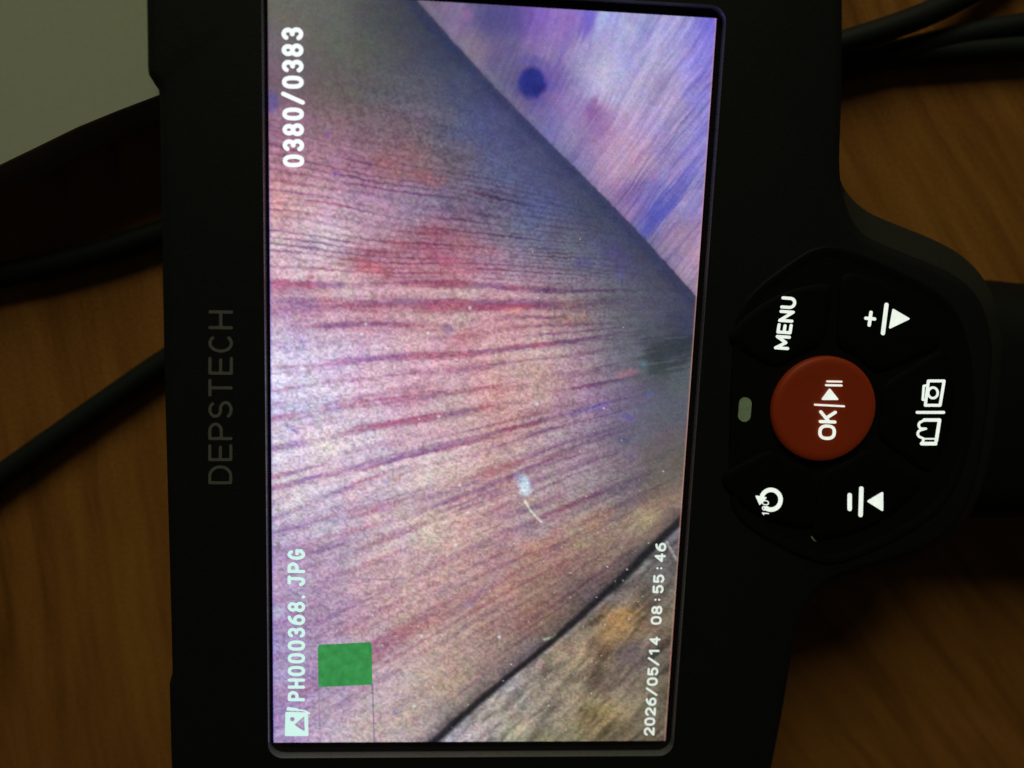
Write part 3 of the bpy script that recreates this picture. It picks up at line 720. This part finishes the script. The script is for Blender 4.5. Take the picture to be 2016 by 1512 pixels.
PIC = paint()
verts = np.stack([GX, GY, np.zeros_like(GX)], -1).reshape(-1, 3)
n1 = NX + 1
idx = np.arange((NY) * n1).reshape(NY, n1)[:, :NX].ravel()
quads = np.stack([idx, idx + n1, idx + n1 + 1, idx + 1], -1)
me = bpy.data.meshes.new('display')
me.vertices.add(len(verts)); me.vertices.foreach_set('co', ((verts - (0, 0, 0)) * MM).astype(np.float32).ravel())
me.loops.add(quads.size); me.loops.foreach_set('vertex_index', quads.astype(np.int32).ravel())
me.polygons.add(len(quads)); me.polygons.foreach_set('loop_start', np.arange(0, quads.size, 4, dtype=np.int32))
me.update(calc_edges=True)
ca = me.color_attributes.new('picture', 'FLOAT_COLOR', 'POINT')
ca.data.foreach_set('color', np.concatenate([PIC.reshape(-1, 3), np.ones((len(verts), 1))], 1).astype(np.float32).ravel())
M_LCD, nt, b = material('lit_display')
b.inputs['Base Color'].default_value = (0.004, 0.004, 0.005, 1); b.inputs['Roughness'].default_value = 0.3
b.inputs['Specular IOR Level'].default_value = 0.25
at_ = nt.nodes.new('ShaderNodeAttribute'); at_.attribute_name = 'picture'
nt.links.new(at_.outputs['Color'], b.inputs['Emission Color']); b.inputs['Emission Strength'].default_value = 1.0
me.materials.append(M_LCD)
disp = bpy.data.objects.new('display', me); COL.objects.link(disp)
place(disp, (0, 0, 0), mon)

# ------------------------------------------------------------------ flat print: strokes -> outline meshes
def sdf_shapes(u, v, shapes):
    d = np.full(u.shape, 1e9)
    for s in shapes:
        if s[0] == 'seg':
            q, _ = seg_d(u, v, s[1]); d = np.minimum(d, q - s[2] / 2)
        elif s[0] in ('poly', 'cut'):
            P_ = np.asarray(s[1], float)
            q, _ = seg_d(u, v, np.vstack([P_, P_[:1]]))
            ins = np.zeros(u.shape, bool)
            j = len(P_) - 1
            for i in range(len(P_)):
                (xi, yi), (xj, yj) = P_[i], P_[j]
                c = ((yi > v) != (yj > v)) & (u < (xj - xi) * (v - yi) / ((yj - yi) or 1e-9) + xi)
                ins ^= c; j = i
            q = np.where(ins, -q, q)
            if s[0] == 'poly': d = np.minimum(d, q - (s[2] if len(s) > 2 else 0))
            else: d = np.maximum(d, -q)
    return d

def fill_mesh(shapes, cell, to3d, thick):
    """outline the union of strokes on a fine grid (marching squares) -> solid print of the given thickness"""
    pts = np.vstack([np.asarray(s[1], float) for s in shapes])
    pad_ = max([s[2] for s in shapes if len(s) > 2] + [0]) + cell * 2
    lo_, hi_ = pts.min(0) - pad_, pts.max(0) + pad_
    nx, ny = int((hi_[0] - lo_[0]) / cell) + 2, int((hi_[1] - lo_[1]) / cell) + 2
    xs = lo_[0] + np.arange(nx) * cell; ys = lo_[1] + np.arange(ny) * cell
    UU, VV_ = np.meshgrid(xs, ys)
    D = sdf_shapes(UU, VV_, shapes)
    verts, key, faces = [], {}, []
    def vid(k, p):
        if k not in key: key[k] = len(verts); verts.append(p)
        return key[k]
    act = (D[:-1, :-1] < 0) | (D[1:, :-1] < 0) | (D[:-1, 1:] < 0) | (D[1:, 1:] < 0)
    for j, i in zip(*np.where(act)):
        cs = [(j, i), (j, i + 1), (j + 1, i + 1), (j + 1, i)]
        poly = []
        for k in range(4):
            A, B = cs[k], cs[(k + 1) % 4]
            da, db = D[A], D[B]
            if da < 0: poly.append(vid(('v',) + A, (xs[A[1]], ys[A[0]])))
            if (da < 0) != (db < 0):
                t = da / (da - db)
                poly.append(vid(('e',) + (A + B if A < B else B + A), (xs[A[1]] + t * (xs[B[1]] - xs[A[1]]), ys[A[0]] + t * (ys[B[0]] - ys[A[0]]))))
        if len(poly) >= 3: faces.append(poly)
    V3 = np.array([to3d(*p) for p in verts]); n = len(V3)
    cnt = {}
    for f in faces:
        for k in range(len(f)): e_ = (f[k], f[(k + 1) % len(f)]); cnt[e_] = cnt.get(e_, 0) + 1
    Vb = V3 - np.array([0, 0, thick])
    side_f = [(b_, a_, a_ + n, b_ + n) for (a_, b_) in cnt if (b_, a_) not in cnt]
    return np.vstack([V3, Vb]), [tuple(f) for f in faces] + side_f

def arc(cx, cy, rx, ry, a0, a1, n=14):
    return [(cx + rx * math.cos(math.radians(a0 + (a1 - a0) * k / n)), cy + ry * math.sin(math.radians(a0 + (a1 - a0) * k / n))) for k in range(n + 1)]

# glyphs: centre lines in a box w wide, 1 high
def glyph(ch, w):
    r = w / 2
    O = [(w * 0.5 + r * math.copysign(abs(math.cos(q)) ** .8, math.cos(q)), .5 + .5 * math.copysign(abs(math.sin(q)) ** .8, math.sin(q))) for q in np.linspace(0, 2 * math.pi, 33)]
    G = {
     '0': [O], 'O': [O], '1': [[(w*.12, .8), (w*.55, 1), (w*.55, 0)]],
     '2': [arc(r, .70, r, .30, 165, -20, 12) + [(0, 0), (w, 0)]],
     '3': [arc(r, .75, r*.92, .25, 155, -90, 12), arc(r, .26, r, .26, 90, -155, 12)],
     '4': [[(w*.74, 0), (w*.74, 1), (0, .30), (w, .30)]],
     '5': [[(w*.9, 1), (w*.1, 1), (w*.05, .55)] + arc(r, .32, r, .32, 135, -150, 14)],
     '6': [arc(r, .31, r, .31, 0, 360, 22), [(0.0, .31)] + arc(w*.95, .40, w*.93, .60, 175, 95, 8)],
     '8': [arc(r, .755, r*.86, .245, 0, 360, 22), arc(r, .255, r, .255, 0, 360, 22)],
     '/': [[(0, -.06), (w, 1.06)]], ':': [[(r, .30), (r, .305)], [(r, .72), (r, .725)]], '.': [[(w*.1, 0), (w*.1, .005)]],
     'P': [[(0, 0), (0, 1), (w*.55, 1)] + arc(w*.55, .73, w*.45, .27, 90, -90, 10) + [(0, .46)]],
     'H': [[(0, 0), (0, 1)], [(w, 0), (w, 1)], [(0, .5), (w, .5)]],
     'J': [[(w*.25, 1), (w, 1)], [(w*.8, 1), (w*.8, .28)] + arc(w*.4, .28, w*.4, .28, 0, -165, 10)],
     'G': [arc(r, .5, r, .5, 45, 315, 18) + [(w, .16), (w, .46), (w*.6, .46)]],
     'D': [[(0, 0), (0, 1), (w*.45, 1)] + arc(w*.45, .5, w*.55, .5, 90, -90, 14) + [(0, 0)]],
     'E': [[(w, 1), (0, 1), (0, 0), (w, 0)], [(0, .5), (w*.9, .5)]],
     'S': [arc(r, .745, r*.92, .255, 30, 270, 14) + arc(r, .255, r, .255, 90, -150, 14)],
     'T': [[(0, 1), (w, 1)], [(r, 1), (r, 0)]],
     'C': [arc(r, .5, r*1.02, .5, 48, 312, 20)],
     'M': [[(0, 0), (0, 1), (r, .22), (w, 1), (w, 0)]], 'N': [[(0, 0), (0, 1), (w, 0), (w, 1)]],
     'U': [[(0, 1), (0, .38)] + arc(r, .38, r, .38, 180, 360, 12) + [(w, 1)]],
     'K': [[(0, 0), (0, 1)], [(w, 1), (0, .40)], [(w*.36, .62), (w, 0)]],
     'o': [arc(r*.6, .80, r*.6, .18, 0, 360, 14)],
    }
    return G[ch]

def text_mesh(txt, start, end, top, z, thick, stroke, wfac=0.72, widths=None, cell=0.03):
    """txt laid from start to end along its base line; top = cap height above start (all spots on the photograph)"""
    o0, o1, o2_ = at(*start, z), at(*end, z), at(*top, z)
    ex = (o1 - o0); ey = (o2_ - o0)
    W_ = np.linalg.norm(ex) / np.linalg.norm(ey)             # length in cap heights
    n = len(txt)
    adv = [1.0] * n if widths is None else widths
    k = W_ / sum(adv)
    shapes = []; x = 0.0
    s = 1 - stroke                                         # centre-line height
    for ch, a_ in zip(txt, adv):
        gw = max(0.02, a_ * k * wfac - stroke)
        if ch != ' ':
            for pl in glyph(ch, gw):
                shapes.append(('seg', [(x + stroke / 2 + a_ * k * (1 - wfac) / 2 + px_, stroke / 2 + py_ * s) for px_, py_ in pl], stroke))
        x += a_ * k
    exn = ex / W_
    return fill_mesh(shapes, cell, lambda a_, b_: o0 + exn * a_ + ey * b_, thick)

def px_mesh(shapes, z, thick, cell=0.8):
    return fill_mesh(shapes, cell, lambda a_, b_: at(a_, b_, z), thick)

V, F = text_mesh('0380/0383', (599, 332), (597, 51), (557, 332), 0.06, 0.04, 0.20, 0.82)
obj('counter_text', V, F, M_COUNT, disp)
V, F = text_mesh('PH000368.JPG', (600.5, 1383), (601, 1079), (566.5, 1383), 0.06, 0.04, 0.19, 0.80)
obj('file_name_text', V, F, M_FILE, disp)
V, F = text_mesh('2026/05/14 08:55:46', (1288, 1450), (1312.5, 1067), (1267, 1450), 0.06, 0.04, 0.19, 0.82, cell=0.04)
obj('date_text', V, F, M_DATE, disp)
V, F = px_mesh([('poly', [(563, 1403), (605, 1404), (606, 1448), (562, 1448)], 1.2),
                ('cut', arc(575.5, 1416, 4.6, 4.6, 0, 330, 11)), ('cut', [(579, 1427), (599, 1410), (600, 1441)]),
                ('seg', [(566, 1396.5), (586, 1397.5)], 4.5), ('seg', [(584, 1397.5), (600, 1399.5), (609, 1405)], 3.0),
                ('seg', [(567, 1393.5), (585, 1396)], 3)], 0.06, 0.04)
obj('picture_icon', V, F, M_FILE, disp)
V, F = px_mesh([('poly', [(629, 1271.5), (729, 1266.5), (730, 1274), (731, 1346), (629, 1350.5), (627.5, 1276)], 2.0)], 0.05, 0.03, 2.5)
obj('green_block', V, F, M_GREEN, disp)

# lettering printed beside the screen
V, F = text_mesh('DEPSTECH', (457, 958), (459, 607), (410, 958), FZ + 0.04, 0.05, 0.125, 0.80, [1.08, .96, .98, .98, .98, .98, 1.02, 1.02], cell=0.03)
obj('lettering', V, F, M_LETTER, mon)

# ------------------------------------------------------------------ button pod
ctr = at(1624, 806, 2.4)[:2]
PANEL = [(1462, 585), (1575, 500), (1618, 482), (1660, 486), (1760, 526), (1860, 578), (1906, 650), (1922, 800), (1900, 930), (1850, 1012), (1750, 1072), (1650, 1112), (1606, 1108), (1560, 1090), (1446, 1026), (1432, 960), (1440, 660)]
pp = resample(chaikin([at(u, v, FZ)[:2] for u, v in PANEL][::-1], 2), 1.0)
pn = normals(pp, 4)
V, F = loft([with_z(pp, FZ - 0.6), with_z(pp, FZ + 0.02), with_z(pp + pn * 0.25, FZ + 0.30), with_z(pp + pn * 0.9, FZ + 0.34), with_z(pp + pn * 1.5, FZ + 0.08), with_z(pp + pn * 1.8, FZ + 0.06)])
obj('button_panel', V, F, M_PANEL, mon, smooth=True, sharp=30)

def key_cap(a, half, r0, r1, rise=0.5):
    P_ = []
    for q in np.linspace(a - half, a + half, 14): P_.append((r1 * math.cos(q), r1 * math.sin(q)))
    h0 = half * 0.80
    for q in np.linspace(a + h0, a - h0, 10): P_.append((r0 * math.cos(q), r0 * math.sin(q)))
    P_ = resample(np.array(P_), 0.5)
    for _ in range(14): P_ = (np.roll(P_, 1, 0) + 2 * P_ + np.roll(P_, -1, 0)) / 4
    P_ = P_ + ctr
    nn = normals(P_, 4)
    z0 = FZ + 0.05
    return loft([with_z(P_, z0), with_z(P_, z0 + rise * 0.6), with_z(P_ + nn * 0.35, z0 + rise * 0.9), with_z(P_ + nn * 1.0, z0 + rise)])
KZ = FZ + 0.05 + 0.5
ICONS = {
 'menu': None,
 'next': [('seg', [(1705, 626.5), (1722, 628)], 6.5), ('seg', [(1715, 615), (1711.5, 640)], 6.5), ('seg', [(1745.5, 600), (1738.5, 656)], 8.0), ('poly', [(1759, 610), (1789, 627.5), (1752.5, 645)], 1.8)],
 'capture': [('seg', [(1828, 750), (1859, 750), (1851, 798), (1822, 798), (1828, 750)], 5.6), ('seg', [(1824, 759), (1819, 760), (1817, 787), (1823, 788)], 4.5),
             ('seg', arc(1837, 773.5, 9.5, 10.5, 0, 360, 20), 4.6), ('seg', [(1806, 812), (1858, 812)], 5.6), ('seg', [(1820, 827), (1850, 827), (1843.5, 868)], 6.5),
             ('seg', [(1820, 827)] + arc(1817, 837, 8, 7.5, -100, -250, 8) + [(1823, 844)], 4.6), ('seg', [(1823, 844)] + arc(1815, 854, 8, 7.5, -100, -260, 8) + [(1819, 864), (1816, 873)], 4.6), ('seg', [(1815, 873.5), (1842, 873.5)], 7.0), ('seg', [(1822, 864), (1840, 864)], 3.0)],
 'previous': [('seg', [(1673, 975), (1673, 1002)], 8.5), ('seg', [(1696, 962), (1694.5, 1014)], 8.5), ('poly', [(1710, 987), (1737, 971), (1737, 1004)], 2.0)],
 'rotate': [('seg', arc(1518, 984, 19, 19.5, -155, 120, 26), 8.5), ('poly', [(1489, 977), (1508, 980), (1496, 993)], 1.2)],
}
for nm, (iu, iv) in {'menu': (1547, 637), 'next': (1746, 627), 'capture': (1834, 810), 'previous': (1703, 988), 'rotate': (1514, 988)}.items():
    p = at(iu, iv, KZ)[:2] - ctr
    a_ = math.atan2(p[1], p[0])
    r_out = 18.8 if nm in ('menu', 'rotate') else 20.6
    V, F = key_cap(a_, math.radians(29), 9.4, r_out)
    kc = obj('button', V, F, M_KEY, mon, smooth=True, sharp=30)
    z = KZ + 0.07
    if nm == 'menu':
        V, F = text_mesh('MENU', (1553, 691), (1569.5, 584), (1523.5, 689), z, 0.12, 0.20, 0.90, [1.2, .86, 1.0, 1.0])
        obj('button_lettering', V, F, M_PRINT, kc)
    else:
        V, F = px_mesh(ICONS[nm], z, 0.12)
        obj('button_symbol', V, F, M_PRINT, kc)
        if nm == 'rotate':
            V, F = text_mesh('180o', (1514, 1016), (1514, 977), (1500.5, 1015), z, 0.12, 0.15, 0.90, [.8, 1.0, 1.0, .7], cell=0.05)
            obj('button_lettering', V, F, M_PRINT, kc)

# round red key
rr = 8.0
rings = []
for rad, z in ((rr, FZ), (rr, FZ + 0.75), (rr - 0.12, FZ + 1.0), (rr - 0.45, FZ + 1.2), (rr - 1.1, FZ + 1.24), (rr - 2.2, FZ + 1.18), (rr * 0.4, FZ + 1.08)):
    rings.append(np.array([(ctr[0] + rad * math.cos(q), ctr[1] + rad * math.sin(q), z) for q in np.linspace(0, 2 * math.pi, 64, endpoint=False)]))
V, F = loft(rings)
ok = obj('confirm_button', V, F, M_RED, mon, smooth=True, sharp=50)
z = FZ + 1.28
V, F = text_mesh('OK', (1645, 868), (1648, 808), (1611, 867), z, 0.14, 0.17, 0.92, [1.12, .92])
obj('button_lettering', V, F, M_PRINT, ok)
V, F = px_mesh([('seg', [(1605, 797), (1662, 800)], 3.6), ('poly', [(1620, 786), (1649, 786), (1634, 767)], 1.6), ('seg', [(1627, 758.5), (1657, 759)], 4.0), ('seg', [(1629, 751), (1657, 751.5)], 3.4)], z, 0.14, 0.7)
obj('button_symbol', V, F, M_PRINT, ok)

# indicator lamp window
V, F = px_mesh([('seg', [(1467.5, 795), (1465.5, 818)], 25)], FZ + 0.18, 0.3, 1.5)
obj('indicator_lamp', V, F, M_LED, mon)

# a pale fibre caught on the housing below the pod
fz = FZ + 0.12
pts = [at(1597.5, 1056, fz), at(1599.5, 1060, fz), at(1603, 1064, fz), at(1606.5, 1066, fz)]
rings = []
for p, r_ in zip(pts, (0.05, 0.11, 0.07, 0.04)):
    rings.append(np.array([p + r_ * np.array([math.cos(q), 0.35 * math.cos(q), math.sin(q)]) for q in np.linspace(0, 2 * math.pi, 7, endpoint=False)]))
V, F = loft(rings)
fib = obj('lint', V, F, M_PAPER)
fib['label'] = 'tiny pale fibre on the black housing below the rotate button'; fib['category'] = 'lint'
